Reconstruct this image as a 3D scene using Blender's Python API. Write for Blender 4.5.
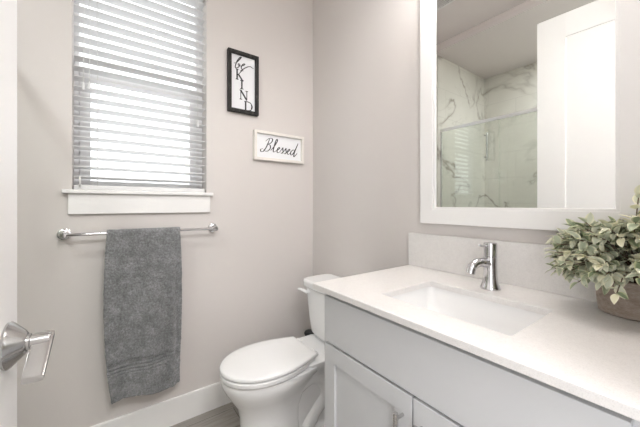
import bpy, bmesh, math, random
from mathutils import Vector, Matrix, noise

for o in list(bpy.data.objects):
    bpy.data.objects.remove(o)
S = bpy.context.scene
COL = S.collection
PI = math.pi
rnd = random.Random(7)

# ------------------------------------------------------------------ camera, world, large lights, exposure
cam_d = bpy.data.cameras.new('camera')
cam_d.sensor_fit = 'HORIZONTAL'
cam_d.sensor_width = 36.0
cam_d.lens = 292.6 / 640 * 36
cam_d.shift_y = -(213.5 - 205.1) / 640
cam_d.clip_start = 0.02
cam = bpy.data.objects.new('camera', cam_d)
COL.objects.link(cam)
YAW = 0.62501
cam.location = (0, 0, 1.2)
cam.rotation_euler = (PI / 2, 0, -YAW)
S.camera = cam

W = bpy.data.worlds.new('world')
S.world = W
W.use_nodes = True
wn = W.node_tree.nodes
wn['Background'].inputs['Color'].default_value = (0.96, 0.975, 1.0, 1)
WORLD_W, HALL_W, CEIL_W, SHOWER_W, VANITY_W, SIDE_FILL_W = 2.0, 50.0, 1.0, 14.5, 2.9, 21.0
wn['Background'].inputs['Strength'].default_value = WORLD_W


def area_light(name, loc, rot, sx, sy, power, color):
    d = bpy.data.lights.new(name, 'AREA')
    d.shape = 'RECTANGLE'
    d.size, d.size_y = sx, sy
    d.energy = power
    d.color = color
    o = bpy.data.objects.new(name, d)
    o.location = loc
    o.rotation_euler = rot
    COL.objects.link(o)
    return o


# unseen fill light added under the hallway ceiling, reaching the room through the doorway
area_light('hall_fill', (0.2, -0.95, 2.80), (math.radians(18), 0, 0), 0.9, 0.6, HALL_W, (0.99, 0.99, 1.0))
# fill light added at the hallway opening, standing in for daylight
area_light('hall_side_fill', (-1.08, -1.2, 1.375), (0, -PI / 2, 0), 2.4, 1.75, SIDE_FILL_W, (0.96, 0.985, 1.0))
# two unseen fill lights, added to brighten the bathroom and the shower tile
area_light('ceiling_fill', (0.42, 0.62, 2.79), (0, 0, 0), 0.26, 0.26, CEIL_W, (1.0, 0.99, 0.98))
area_light('shower_fill', (-0.9, 0.62, 2.765), (0, 0, 0), 0.14, 0.14, SHOWER_W, (0.945, 0.98, 1.0))

S.view_settings.view_transform = 'Standard'
S.view_settings.look = 'None'
S.view_settings.gamma = 1
S.view_settings.use_curve_mapping = False
S.view_settings.exposure = 0.18
S.cycles.max_bounces = 12
S.cycles.diffuse_bounces = 6
S.cycles.glossy_bounces = 6
S.cycles.transparent_max_bounces = 12
S.cycles.use_denoising = True

# ------------------------------------------------------------------ materials


def srgb(r, g, b):
    def f(c):
        c /= 255
        return c / 12.92 if c <= 0.04045 else ((c + 0.055) / 1.055) ** 2.4
    return (f(r), f(g), f(b), 1)


class NT:
    """small wrapper for building node materials"""

    def __init__(self, name):
        self.m = bpy.data.materials.new(name)
        self.m.use_nodes = True
        self.t = self.m.node_tree
        self.b = self.t.nodes['Principled BSDF']
        self.out = self.t.nodes['Material Output']

    def n(self, kind, **props):
        x = self.t.nodes.new(kind)
        for k, v in props.items():
            if k in x.inputs:
                x.inputs[k].default_value = v
            else:
                setattr(x, k, v)
        return x

    def l(self, a, b):
        self.t.links.new(a, b)

    def coords(self, scale=(1, 1, 1), kind='Object', rot=(0, 0, 0)):
        c = self.n('ShaderNodeTexCoord')
        mp = self.n('ShaderNodeMapping')
        mp.inputs['Scale'].default_value = scale
        mp.inputs['Rotation'].default_value = rot
        self.l(c.outputs[kind], mp.inputs['Vector'])
        return mp.outputs['Vector']

    def noise(self, vec, scale, detail=2.0, rough=0.5, dist=0.0):
        x = self.n('ShaderNodeTexNoise')
        x.inputs['Scale'].default_value = scale
        x.inputs['Detail'].default_value = detail
        x.inputs['Roughness'].default_value = rough
        x.inputs['Distortion'].default_value = dist
        self.l(vec, x.inputs['Vector'])
        return x.outputs['Fac']

    def ramp(self, fac, stops):
        r = self.n('ShaderNodeValToRGB')
        e = r.color_ramp.elements
        while len(e) < len(stops):
            e.new(0.5)
        for el, (p, c) in zip(e, stops):
            el.position = p
            el.color = c
        self.l(fac, r.inputs['Fac'])
        return r.outputs['Color']

    def mix(self, fac, a, b, mode='MIX'):
        x = self.n('ShaderNodeMix')
        x.data_type = 'RGBA'
        x.blend_type = mode
        for sock, v in ((x.inputs[0], fac), (x.inputs[6], a), (x.inputs[7], b)):
            if hasattr(v, 'is_linked'):
                self.l(v, sock)
            else:
                sock.default_value = v
        return x.outputs[2]

    def math(self, op, a, b=0.0):
        x = self.n('ShaderNodeMath', operation=op)
        for sock, v in ((x.inputs[0], a), (x.inputs[1], b)):
            if hasattr(v, 'is_linked'):
                self.l(v, sock)
            else:
                sock.default_value = v
        return x.outputs[0]

    def bump(self, height, strength, distance):
        x = self.n('ShaderNodeBump')
        x.inputs['Strength'].default_value = strength
        x.inputs['Distance'].default_value = distance
        self.l(height, x.inputs['Height'])
        self.l(x.outputs['Normal'], self.b.inputs['Normal'])

    def base(self, c, rough=0.5, metal=0.0, spec=0.5):
        if hasattr(c, 'is_linked'):
            self.l(c, self.b.inputs['Base Color'])
        else:
            self.b.inputs['Base Color'].default_value = c
        self.b.inputs['Roughness'].default_value = rough
        self.b.inputs['Metallic'].default_value = metal
        self.b.inputs['Specular IOR Level'].default_value = spec
        return self


def plain(name, c, rough=0.5, metal=0.0, spec=0.5, var=0.03, scale=6.0):
    t = NT(name)
    v = t.coords()
    f = t.noise(v, scale, 3)
    d = tuple(x * (1 - var) for x in c[:3]) + (1,)
    t.base(t.ramp(f, [(0.3, d), (0.7, c)]), rough, metal, spec)
    return t.m


def m_paint(name, c):
    t = NT(name)
    v = t.coords()
    t.base(c, 0.62, 0, 0.3)
    t.bump(t.noise(v, 170, 3, 0.6), 0.16, 0.002)
    return t.m


def m_marble():
    t = NT('marble_tile')
    v = t.coords(rot=(0.5, 0.55, 0.3))
    w = t.noise(v, 0.9, 5, 0.55, 0.7)
    w2 = t.noise(v, 2.0, 5, 0.55, 0.6)
    r1 = t.math('ABSOLUTE', t.math('SUBTRACT', w, 0.5))
    r2 = t.math('ABSOLUTE', t.math('SUBTRACT', w2, 0.47))
    c1 = t.ramp(r1, [(0.0, (1, 1, 1, 1)), (0.006, (0.55, 0.55, 0.55, 1)), (0.022, (0, 0, 0, 1))])
    c2 = t.ramp(r2, [(0.0, (0.3, 0.3, 0.3, 1)), (0.007, (0, 0, 0, 1))])
    patch = t.ramp(t.noise(v, 1.7, 2), [(0.42, (0.15, 0.15, 0.15, 1)), (0.62, (1, 1, 1, 1))])
    vein = t.mix(1.0, t.mix(1.0, c1, c2, 'LIGHTEN'), patch, 'MULTIPLY')
    cloud = t.ramp(t.noise(v, 1.3, 3), [(0.3, srgb(206, 204, 195)), (0.7, srgb(224, 222, 214))])
    col = t.mix(vein, cloud, srgb(140, 132, 122))
    sx = t.n('ShaderNodeSeparateXYZ')
    t.l(t.coords(), sx.inputs[0])
    run = t.math('ADD', sx.outputs[0], sx.outputs[1])
    cx = t.n('ShaderNodeCombineXYZ')
    t.l(run, cx.inputs[0])
    t.l(sx.outputs[2], cx.inputs[1])
    br = t.n('ShaderNodeTexBrick')
    br.offset = 0.5
    br.inputs['Scale'].default_value = 1.0
    br.inputs['Brick Width'].default_value = 0.61
    br.inputs['Row Height'].default_value = 0.305
    br.inputs['Mortar Size'].default_value = 0.0014
    br.inputs['Mortar Smooth'].default_value = 0.1
    t.l(cx.outputs[0], br.inputs['Vector'])
    t.base(t.mix(br.outputs['Fac'], col, srgb(190, 188, 182)), 0.22, 0, 0.5)
    return t.m


def m_floor():
    t = NT('floor_plank')
    v = t.coords()
    br = t.n('ShaderNodeTexBrick')
    br.offset = 0.35
    br.inputs['Scale'].default_value = 1.0
    br.inputs['Brick Width'].default_value = 0.92
    br.inputs['Row Height'].default_value = 0.155
    br.inputs['Mortar Size'].default_value = 0.0012
    br.inputs['Color1'].default_value = (0.25, 0.25, 0.25, 1)
    br.inputs['Color2'].default_value = (0.8, 0.8, 0.8, 1)
    t.l(v, br.inputs['Vector'])
    g = t.noise(t.coords((3, 38, 3)), 1.5, 5, 0.65, 0.6)
    grain = t.ramp(g, [(0.25, srgb(132, 127, 121)), (0.55, srgb(156, 151, 145)), (0.8, srgb(170, 165, 159))])
    tone = t.mix(0.18, grain, br.outputs['Color'], 'OVERLAY')
    t.base(t.mix(br.outputs['Fac'], tone, srgb(70, 66, 62)), 0.42, 0, 0.4)
    t.bump(g, 0.1, 0.002)
    return t.m


def m_quartz():
    t = NT('white_quartz')
    v = t.coords()
    a = t.ramp(t.noise(v, 420, 2), [(0.36, srgb(208, 205, 203)), (0.46, srgb(224, 221, 219)), (0.7, srgb(228, 226, 224))])
    b = t.ramp(t.noise(v, 70, 3), [(0.3, srgb(220, 218, 216)), (0.6, srgb(228, 226, 224))])
    t.base(t.mix(0.5, a, b), 0.28, 0, 0.5)
    return t.m


def m_towel():
    t = NT('grey_terry')
    v = t.coords()
    a = t.noise(v, 130, 4, 0.75)
    b = t.noise(v, 22, 3, 0.6)
    f = t.mix(0.35, a, b)
    t.base(t.ramp(f, [(0.3, srgb(80, 81, 82)), (0.5, srgb(122, 123, 124)), (0.7, srgb(164, 165, 167))]), 0.95, 0, 0.1)
    t.b.inputs['Sheen Weight'].default_value = 0.35
    t.b.inputs['Sheen Roughness'].default_value = 0.6
    t.bump(a, 0.9, 0.004)
    return t.m


def m_black_wood():
    t = NT('distressed_black_wood')
    g = t.noise(t.coords((30, 30, 5)), 3, 5, 0.7)
    t.base(t.ramp(g, [(0.4, srgb(30, 29, 28)), (0.62, srgb(52, 50, 48)), (0.75, srgb(112, 106, 100))]), 0.6, 0, 0.3)
    return t.m


def m_pot():
    t = NT('weathered_cement')
    v = t.coords((1, 1, 2.2))
    g = t.noise(v, 22, 6, 0.7, 0.4)
    h = t.noise(v, 130, 4, 0.7)
    c = t.ramp(t.mix(0.3, g, h), [(0.3, srgb(118, 102, 92)), (0.5, srgb(160, 146, 135)), (0.72, srgb(186, 176, 166))])
    t.base(c, 0.85, 0, 0.2)
    t.bump(h, 0.5, 0.003)
    return t.m


def m_leaf():
    t = NT('variegated_leaf')
    e = t.n('ShaderNodeAttribute')
    e.attribute_name = 'edge'
    r = t.n('ShaderNodeAttribute')
    r.attribute_name = 'tone'
    mid = t.ramp(r.outputs['Fac'], [(0.0, srgb(110, 124, 92)), (0.35, srgb(156, 166, 140)), (0.62, srgb(202, 205, 186)), (1.0, srgb(234, 230, 202))])
    rim = t.ramp(r.outputs['Fac'], [(0.0, srgb(180, 184, 146)), (0.5, srgb(222, 221, 198)), (1.0, srgb(238, 233, 210))])
    n = t.noise(t.coords(), 90, 3)
    k = t.math('ADD', e.outputs['Fac'], t.math('MULTIPLY', t.math('SUBTRACT', n, 0.5), 0.8))
    f = t.ramp(k, [(0.45, (0, 0, 0, 1)), (0.85, (1, 1, 1, 1))])
    t.base(t.mix(f, mid, rim), 0.6, 0, 0.3)
    return t.m


def m_thin_glass(name, tint, f0=0.05, power=4.0):
    t = NT(name)
    t.t.nodes.remove(t.b)
    tr = t.n('ShaderNodeBsdfTransparent')
    tr.inputs['Color'].default_value = tint
    gl = t.n('ShaderNodeBsdfGlossy')
    gl.inputs['Roughness'].default_value = 0.0
    gl.inputs['Color'].default_value = (0.95, 1, 0.98, 1)
    fr = t.n('ShaderNodeFresnel')
    fr.inputs['IOR'].default_value = 2.1
    mx = t.n('ShaderNodeMixShader')
    ge = t.n('ShaderNodeNewGeometry')       # only the outer skin of the pane reflects
    t.l(t.math('MULTIPLY', fr.outputs[0], t.math('SUBTRACT', 1.0, ge.outputs['Backfacing'])), mx.inputs[0])
    t.l(tr.outputs[0], mx.inputs[1])
    t.l(gl.outputs[0], mx.inputs[2])
    t.l(mx.outputs[0], t.out.inputs['Surface'])
    return t.m


def m_emit(name, c, s):
    t = NT(name)
    t.base(c, 0.4)
    t.b.inputs['Emission Color'].default_value = c
    t.b.inputs['Emission Strength'].default_value = s
    return t.m


M = {}
M['wall'] = m_paint('greige_wall_paint', srgb(211, 206, 203))
M['ceil'] = m_paint('ceiling_paint', srgb(216, 209, 206))
M['trim'] = plain('white_trim_paint', srgb(236, 235, 234), 0.38, var=0.01)
M['door'] = plain('white_door_paint', srgb(238, 238, 237), 0.4, var=0.01)
M['cab'] = plain('pale_grey_cabinet_paint', srgb(204, 205, 207), 0.42, var=0.01)
M['gap'] = plain('cabinet_inside', srgb(90, 90, 92), 0.7)
M['marble'] = m_marble()
M['floor'] = m_floor()
M['quartz'] = m_quartz()
M['ceramic'] = plain('white_glazed_ceramic', srgb(238, 238, 238), 0.1, var=0.005)
M['seat'] = plain('white_seat_plastic', srgb(240, 240, 240), 0.2, var=0.005)
M['chrome'] = plain('polished_chrome', srgb(214, 214, 216), 0.07, 1.0, var=0.02)
M['nickel'] = plain('satin_nickel', srgb(196, 195, 194), 0.2, 1.0, var=0.04)
M['rail'] = plain('bright_satin_aluminium', srgb(236, 236, 236), 0.45, 1.0, var=0.01)
M['mirror'] = plain('mirror_silver', (0.9, 0.91, 0.9, 1), 0.0, 1.0, var=0.0)
M['towel'] = m_towel()
M['blackwood'] = m_black_wood()
M['whitewood'] = plain('cream_painted_wood', srgb(232, 228, 222), 0.55, var=0.06, scale=40)
M['paper'] = plain('white_sign_board', srgb(236, 237, 240), 0.7, var=0.02)
M['ink'] = plain('black_lettering', srgb(50, 50, 52), 0.7, var=0.05)
M['slat'] = plain('white_blind_slat', srgb(222, 222, 222), 0.45, var=0.02)
M['vinyl'] = plain('white_window_vinyl', srgb(228, 229, 231), 0.4, var=0.01)
M['cord'] = plain('blind_cord', srgb(214, 214, 212), 0.8)
M['pane'] = m_thin_glass('window_glass', (0.98, 0.985, 0.985, 1))
M['shower_glass'] = m_thin_glass('shower_glass', (0.95, 0.965, 0.945, 1))
M['pot'] = m_pot()
M['leaf'] = m_leaf()
M['stem'] = plain('brown_stem', srgb(110, 92, 76), 0.8)
M['soil'] = plain('dark_soil', srgb(60, 50, 42), 0.95, var=0.4, scale=60)
M['grille'] = plain('vent_grille', srgb(225, 224, 222), 0.5)
M['dark'] = plain('dark_recess', srgb(30, 30, 30), 0.9)
M['black'] = plain('black_plastic', srgb(24, 24, 25), 0.45)
M['lampglass'] = m_emit('lit_opal_glass', srgb(255, 250, 244), VANITY_W * 2.8)

# ------------------------------------------------------------------ mesh helpers (each returns / extends a bmesh)
BASE = {}


def box(bm, x0, x1, y0, y1, z0, z1, bev=0.0, seg=2):
    r = bmesh.ops.create_cube(bm, size=1.0)
    vs = r['verts']
    for v in vs:
        v.co = Vector(((x0 + x1) / 2 + v.co.x * (x1 - x0), (y0 + y1) / 2 + v.co.y * (y1 - y0), (z0 + z1) / 2 + v.co.z * (z1 - z0)))
    if bev > 0:
        es = set(e for v in vs for e in v.link_edges)
        bmesh.ops.bevel(bm, geom=list(es), offset=bev, segments=seg, affect='EDGES', profile=0.5)
    return bm


def B(*a, **k):
    return box(bmesh.new(), *a, **k)


def loft(bm, rings, cap0=True, cap1=True, closed=True):
    """rings: equal-length lists of points"""
    R = [[bm.verts.new(p) for p in ring] for ring in rings]
    n = len(R[0])
    for a, b in zip(R, R[1:]):
        for i in range(n if closed else n - 1):
            j = (i + 1) % n
            bm.faces.new((a[i], a[j], b[j], b[i]))
    if cap0:
        bm.faces.new(list(reversed(R[0])))
    if cap1:
        bm.faces.new(R[-1])
    return R


def frame_of(d):
    d = d.normalized()
    up = Vector((0, 0, 1)) if abs(d.z) < 0.95 else Vector((1, 0, 0))
    a = d.cross(up).normalized()
    return a, a.cross(d).normalized()


def tube(bm, pts, radii, n=12, cap=True):
    pts = [Vector(p) for p in pts]
    if not hasattr(radii, '__len__'):
        radii = [radii] * len(pts)
    rings = []
    prev = None
    for i, p in enumerate(pts):
        d = (pts[min(i + 1, len(pts) - 1)] - pts[max(i - 1, 0)]).normalized()
        if prev is None:
            a, b = frame_of(d)
        else:
            a = (prev - d * prev.dot(d)).normalized()
            b = a.cross(d).normalized()
        prev = a
        rings.append([p + a * math.cos(2 * PI * k / n) * radii[i] + b * math.sin(2 * PI * k / n) * radii[i] for k in range(n)])
    loft(bm, rings, cap, cap)
    return bm


def lathe(bm, prof, center=(0, 0, 0), axis='Z', n=32):
    """prof: list of (radius, height)"""
    c = Vector(center)
    rings = []
    for r, h in prof:
        ring = []
        for k in range(n):
            a = 2 * PI * k / n
            x, y = r * math.cos(a), r * math.sin(a)
            p = {'Z': (x, y, h), 'Y': (x, h, y), 'X': (h, x, y)}[axis]
            ring.append(c + Vector(p))
        rings.append(ring)
    loft(bm, rings)
    return bm


def catmull(pts, k=8):
    P = [Vector(p) for p in pts]
    P = [P[0] * 2 - P[1]] + P + [P[-1] * 2 - P[-2]]
    out = []
    for i in range(1, len(P) - 2):
        for s in range(k):
            t = s / k
            a, b, c, d = P[i - 1], P[i], P[i + 1], P[i + 2]
            out.append(0.5 * ((2 * b) + (c - a) * t + (2 * a - 5 * b + 4 * c - d) * t * t + (3 * b - a - 3 * c + d) * t ** 3))
    out.append(P[-2].copy())
    return out


def obj(name, bm, mat, parent=None, loc=None, angle=35, recalc=True, wn_mod=True):
    """links bm as ONE mesh object; vertices are given in world space unless the parent chain says local"""
    if recalc:
        bmesh.ops.recalc_face_normals(bm, faces=bm.faces[:])
    base = Vector((0, 0, 0))
    if parent is not None:
        base = BASE[parent.name]
    elif loc is not None:
        base = Vector(loc)
    if base.length > 0:
        for v in bm.verts:
            v.co -= base
    me = bpy.data.meshes.new(name)
    bm.to_mesh(me)
    bm.free()
    me.materials.append(mat)
    me.shade_smooth()
    me.set_sharp_from_angle(angle=math.radians(angle))
    o = bpy.data.objects.new(name, me)
    COL.objects.link(o)
    if wn_mod:
        o.modifiers.new('normals', 'WEIGHTED_NORMAL').keep_sharp = True
    if parent is not None:
        o.parent = parent
    elif loc is not None:
        o.location = base
    BASE[o.name] = base
    return o


def thing(name, label, cat, loc, group=None, kind=None):
    o = bpy.data.objects.new(name, None)
    o.empty_display_size = 0.05
    COL.objects.link(o)
    o.location = loc
    BASE[o.name] = Vector(loc)
    return tag(o, label, cat, group, kind)


def tag(o, label=None, cat=None, group=None, kind=None):
    for k, v in (('label', label), ('category', cat), ('group', group), ('kind', kind)):
        if v:
            o[k] = v
    return o


def struct(name, bm, mat, label=None, cat=None):
    return tag(obj(name, bm, mat), label, cat, None, 'structure')


# ------------------------------------------------------------------ key planes of the room
YW = 1.775      # window wall
XW = 1.217      # mirror wall
YN = -0.05      # wall with the doorway
XS = -1.42      # far tiled wall of the shower
ZC = 2.85       # ceiling
ZS = 2.775      # shower ceiling
WX0, WX1, WZ0, WZ1 = -0.139, 0.463, 1.262, 2.46   # window opening

# ------------------------------------------------------------------ structure
struct('floor', B(XS - 0.1, XW + 0.1, -2.3, YW + 0.15, -0.05, 0.0), M['floor'], 'grey brown wood plank floor', 'floor')
struct('ceiling', B(XS - 0.1, XW + 0.1, -0.17, YW + 0.15, ZC, ZC + 0.05), M['ceil'], 'painted ceiling above the bathroom', 'ceiling')
bm = bmesh.new()
XT = -0.40
box(bm, XT, WX0, YW, YW + 0.15, 0, ZC)
box(bm, WX1, XW + 0.1, YW, YW + 0.15, 0, ZC)
box(bm, WX0, WX1, YW, YW + 0.15, 0, WZ0)
box(bm, WX0, WX1, YW, YW + 0.15, WZ1, ZC)
struct('wall_back', bm, M['wall'], 'greige painted wall with the window', 'wall')
struct('wall_right', B(XW, XW + 0.1, YN, YW, 0, ZC), M['wall'], 'greige painted wall behind the mirror and vanity', 'wall')
struct('wall_shower_end', B(XS - 0.1, XT, YW - 0.008, YW + 0.15, 0, ZC), M['marble'], 'marble tiled end wall of the shower', 'wall')
struct('wall_left', B(XS - 0.1, XS, 0.15, YW - 0.008, 0, ZC), M['marble'], 'marble tiled long wall of the shower', 'wall')
struct('wall_shower_near', B(XS - 0.1, -0.33, 0.05, 0.15, 0, ZC), M['marble'], 'marble tiled near wall of the shower', 'wall')
bm = bmesh.new()
DX0, DX1, DZ = -0.195, 0.60, 2.56
box(bm, -0.45, DX0, YN - 0.12, YN, 0, ZC)
box(bm, DX1, XW + 0.1, YN - 0.12, YN, 0, ZC)
box(bm, DX0, DX1, YN - 0.12, YN, DZ, ZC)
box(bm, -0.45, -0.33, YN, 0.05, 0, ZC)
struct('wall_front', bm, M['wall'], 'greige wall with the open doorway', 'wall')
struct('trim_1', B(XS, -0.343, 0.15, YW - 0.008, ZS, ZC), M['ceil'], 'dropped ceiling above the shower', 'trim')
bm = bmesh.new()
box(bm, -1.1, XW + 0.1, -2.3, -2.2, 0, ZC)  # unseen hallway walls, added to keep world light out of the doorway
# opening in the left hallway wall, added to let fill light in
for y0, y1, z0, z1 in ((-2.3, -2.1, 0, ZC), (-0.30, 0.05, 0, ZC), (-2.1, -0.30, 0, 0.15), (-2.1, -0.30, 2.6, ZC)):
    box(bm, -1.2, -1.1, y0, y1, z0, z1)
box(bm, XW, XW + 0.1, -2.2, YN - 0.12, 0, ZC)
box(bm, -1.1, -0.45, -0.17, 0.05, 0, ZC)
struct('wall_hall', bm, M['wall'], 'unseen hallway walls beyond the doorway, added to shape the light', 'wall')
struct('ceiling_hall', B(-1.2, XW + 0.1, -2.3, -0.17, ZC, ZC + 0.05), M['ceil'], 'unseen hallway ceiling, added to shape the light', 'ceiling')  # unseen, added with the hallway walls to close off world light


def baseboard(x0, x1):
    bm = bmesh.new()
    prof = [(YW, 0.0), (YW - 0.014, 0.0), (YW - 0.014, 0.136), (YW - 0.010, 0.142), (YW, 0.142)]
    loft(bm, [[(x, y, z) for y, z in prof] for x in (x0, x1)])
    return bm


struct('baseboard_back', baseboard(XT, XW), M['trim'], 'tall white baseboard under the window wall', 'baseboard')
struct('baseboard_right', B(XW - 0.014, XW, 0.92, YW - 0.015, 0, 0.142, bev=0.003), M['trim'], 'white baseboard behind the toilet', 'baseboard')

# window: vinyl single hung with lower sash in front
win = thing('window_1', 'white single hung window behind the blind', 'window', ((WX0 + WX1) / 2, YW + 0.1, WZ0), kind='structure')
bm = bmesh.new()
FY0, FY1 = YW + 0.095, YW + 0.145
box(bm, WX0, WX0 + 0.02, FY0, FY1, WZ0, WZ1, 0.003)
box(bm, WX1 - 0.036, WX1, FY0, FY1, WZ0, WZ1, 0.003)
box(bm, WX0 + 0.02, WX1 - 0.036, FY0, FY1, WZ1 - 0.035, WZ1, 0.003)
box(bm, WX0 + 0.02, WX1 - 0.036, FY0, FY1, WZ0, WZ0 + 0.02, 0.003)
obj('window_frame', bm, M['vinyl'], win)
bm = bmesh.new()
SX0, SX1, SY0, SY1 = WX0 + 0.021, WX1 - 0.037, YW + 0.085, YW + 0.113
ZM0, ZM1 = 1.826, 1.885
box(bm, SX0, SX0 + 0.044, SY0, SY1, WZ0 + 0.021, ZM1, 0.003)
box(bm, SX1 - 0.036, SX1, SY0, SY1, WZ0 + 0.021, ZM1, 0.003)
box(bm, SX0 + 0.044, SX1 - 0.036, SY0, SY1, WZ0 + 0.021, WZ0 + 0.06, 0.003)
box(bm, SX0 + 0.044, SX1 - 0.036, SY0, SY1, ZM0, ZM1, 0.003)
sash = obj('lower_sash', bm, M['vinyl'], win)
obj('pane', B(SX0 + 0.040, SX1 - 0.032, SY0 + 0.012, SY0 + 0.016, WZ0 + 0.055, ZM0 + 0.004), M['pane'], sash)
obj('pane', B(SX0 - 0.004, SX1 + 0.004, SY1 + 0.008, SY1 + 0.012, ZM1 - 0.02, WZ1 - 0.032), M['pane'], win)
bm = bmesh.new()
box(bm, WX0 - 0.034, WX1 + 0.031, YW - 0.032, YW - 0.0005, 1.254, 1.272, 0.004, 3)
box(bm, WX0 + 0.001, WX1 - 0.001, YW - 0.001, YW + 0.085, 1.2625, 1.272)
obj('window_sill', bm, M['trim'], win)
obj('sill_apron', B(-0.152, 0.480, YW - 0.016, YW - 0.0005, 1.158, 1.2535, 0.002), M['trim'], win)

# ------------------------------------------------------------------ horizontal blind inside the window recess
bl = thing('window_blind', 'white horizontal slat blind, lowered and open, hanging in the window', 'blind', ((WX0 + WX1) / 2, YW + 0.045, WZ1))
BX0, BX1, BYc = WX0 + 0.004, WX1 - 0.006, YW + 0.042
obj('headrail', B(BX0, BX1, BYc - 0.028, BYc + 0.028, WZ1 - 0.045, WZ1 - 0.001, 0.003), M['slat'], bl)
bm = bmesh.new()
pitch = 0.0475
z = 1.333
TILT = math.radians(-8)
nsl = 0
while z < WZ1 - 0.06:
    wdt, n = 0.050, 6
    top, bot = [], []
    for i in range(n + 1):
        s = (i / n - 0.5)
        y = s * wdt
        cz = 0.0022 * (1 - (2 * s) ** 2)
        yy = BYc + y * math.cos(TILT)
        zz = z + y * math.sin(TILT) + cz
        top.append((yy, zz + 0.0018))
        bot.append((yy, zz - 0.0018))
    ring = top + bot[::-1]
    loft(bm, [[(x, y, q) for y, q in ring] for x in (BX0, BX1)])
    z += pitch
    nsl += 1
obj('slats', bm, M['slat'], bl)
obj('bottom_rail', B(BX0, BX1, BYc - 0.026, BYc + 0.026, 1.2735, 1.296, 0.004, 3), M['slat'], bl)
for x in (-0.045, 0.365):
    bm = bmesh.new()
    for yo in (-0.0275, 0.0275):
        tube(bm, [(x, BYc + yo, 1.285), (x, BYc + yo, WZ1 - 0.04)], 0.0009, 6)
    obj('ladder_cord', bm, M['cord'], bl)
for x, zb, side in ((-0.098, 1.75, 1), (-0.076, 1.757, 1), (0.416, 1.655, 1)):
    bm = bmesh.new()
    yc = BYc - 0.034
    tube(bm, [(x, yc, zb + 0.02), (x + 0.002, yc, 2.1), (x, yc, WZ1 - 0.03)], 0.0010, 6)
    c = obj('pull_cord', bm, M['cord'], bl)
    bm = bmesh.new()
    lathe(bm, [(0.002, 0.034), (0.0045, 0.028), (0.0055, 0.015), (0.0075, 0.0), (0.006, -0.004)], (x, yc, zb), 'Z', 12)
    obj('tassel', bm, M['slat'], c)
bm = bmesh.new()
box(bm, -0.115, -0.108, BYc - 0.031, BYc - 0.0265, 1.285, 1.335, 0.0015)
box(bm, -0.119, -0.104, BYc - 0.031, BYc - 0.0265, 1.283, 1.298, 0.0015)
obj('hold_down_clip', bm, M['cord'], bl)

# ------------------------------------------------------------------ towel bar
BARY, BARZ = YW - 0.065, 1.0665
tb = thing('towel_bar', 'chrome towel bar on round wall flanges below the window', 'towel bar', (0.165, YW, BARZ))
bm = bmesh.new()
tube(bm, [(-0.157, BARY, BARZ), (0.487, BARY, BARZ)], 0.0075, 20)
obj('rail', bm, M['chrome'], tb)
for x in (-0.165, 0.495):
    bm = bmesh.new()
    lathe(bm, [(0.024, -0.0005), (0.026, -0.004), (0.026, -0.009), (0.020, -0.013), (0.012, -0.016)], (x, YW, BARZ), 'Y', 32)
    fl = obj('wall_flange', bm, M['chrome'], tb)
    bm = bmesh.new()
    lathe(bm, [(0.0105, -0.012), (0.0095, -0.04), (0.0125, -0.048), (0.0145, -0.056), (0.0145, -0.072), (0.012, -0.077), (0.004, -0.078)], (x, YW, BARZ), 'Y', 24)
    obj('post', bm, M['chrome'], fl)

# ------------------------------------------------------------------ towel draped over the bar


def towel_mesh():
    NX = 110
    front0, back0 = 0.268, 0.36
    rr = 0.013                       # inner radius of the bend
    path = []                        # (kind, z, y offset from the bar)
    nf = 250
    ztop = BARZ
    for i in range(nf + 1):
        z = front0 + (ztop - front0) * i / nf
        path.append(('f', z, -rr))
    for i in range(1, 12):
        a = PI * i / 12
        path.append(('b', ztop + rr * math.sin(a), -rr * math.cos(a)))
    nb = 60
    for i in range(nb + 1):
        z = ztop - (ztop - back0) * i / nb
        path.append(('r', z, rr))
    bm = bmesh.new()
    grid = []
    XL, XR = -0.008, 0.307
    for kind, z, yo in path:
        row = []
        hang = max(0.0, (ztop - z)) / 0.8
        for j in range(NX + 1):
            u = j / NX
            x0 = XL - 0.012 * math.sin(min(1, hang * 1.25) * PI) + 0.018 * max(0, hang - 0.82) / 0.18
            x1 = XR + 0.010 * math.sin(min(1, hang * 1.1) * PI) - 0.003 * hang
            x = x0 + (x1 - x0) * u
            y, zz = yo, z
            if kind == 'f':
                g = hang ** 0.8
                fold = 0.013 * math.exp(-((u - 0.80 - 0.10 * hang) / 0.05) ** 2) + 0.007 * math.exp(-((u - 0.52) / 0.10) ** 2) * math.sin(hang * 3) + 0.006 * math.sin(u * 9 + 1.0 + hang * 2)
                y -= 0.012 * g + 1.6 * fold * g
                y += 0.008 * math.exp(-((u - 0.92) / 0.04) ** 2) * g
                band = 0.385 < z < 0.452
                hz = (z - 0.385) / 0.067
                if band:
                    y += 0.0065 - 0.0045 * abs(math.sin(hz * PI * 4)) ** 0.7
                else:
                    q = Vector((x * 150, z * 150, 1.3))
                    y -= (0.0026 * noise.noise(q) + 0.0026 * noise.noise(q * 0.35) + 0.004 * noise.noise(q * 0.08)) * min(1, 0.1 + hang * 10)
                # lower hem is slightly wavy
                if z < 0.40:
                    e = (0.40 - z) / 0.13
                    zz += e * (0.010 * math.sin(u * 5.3 + 0.6) - 0.006 + 0.012 * max(0, (u - 0.8) / 0.2))
            elif kind == 'r':
                y += 0.006 * hang
                x += 0.004 * hang
            else:
                q = Vector((x * 150, z * 150, 4.3))
                zz += 0.0012 * noise.noise(q)
            row.append(bm.verts.new((x, BARY + y, zz)))
        grid.append(row)
    for a, b in zip(grid, grid[1:]):
        for j in range(NX):
            bm.faces.new((a[j], a[j + 1], b[j + 1], b[j]))
    return bm


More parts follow.
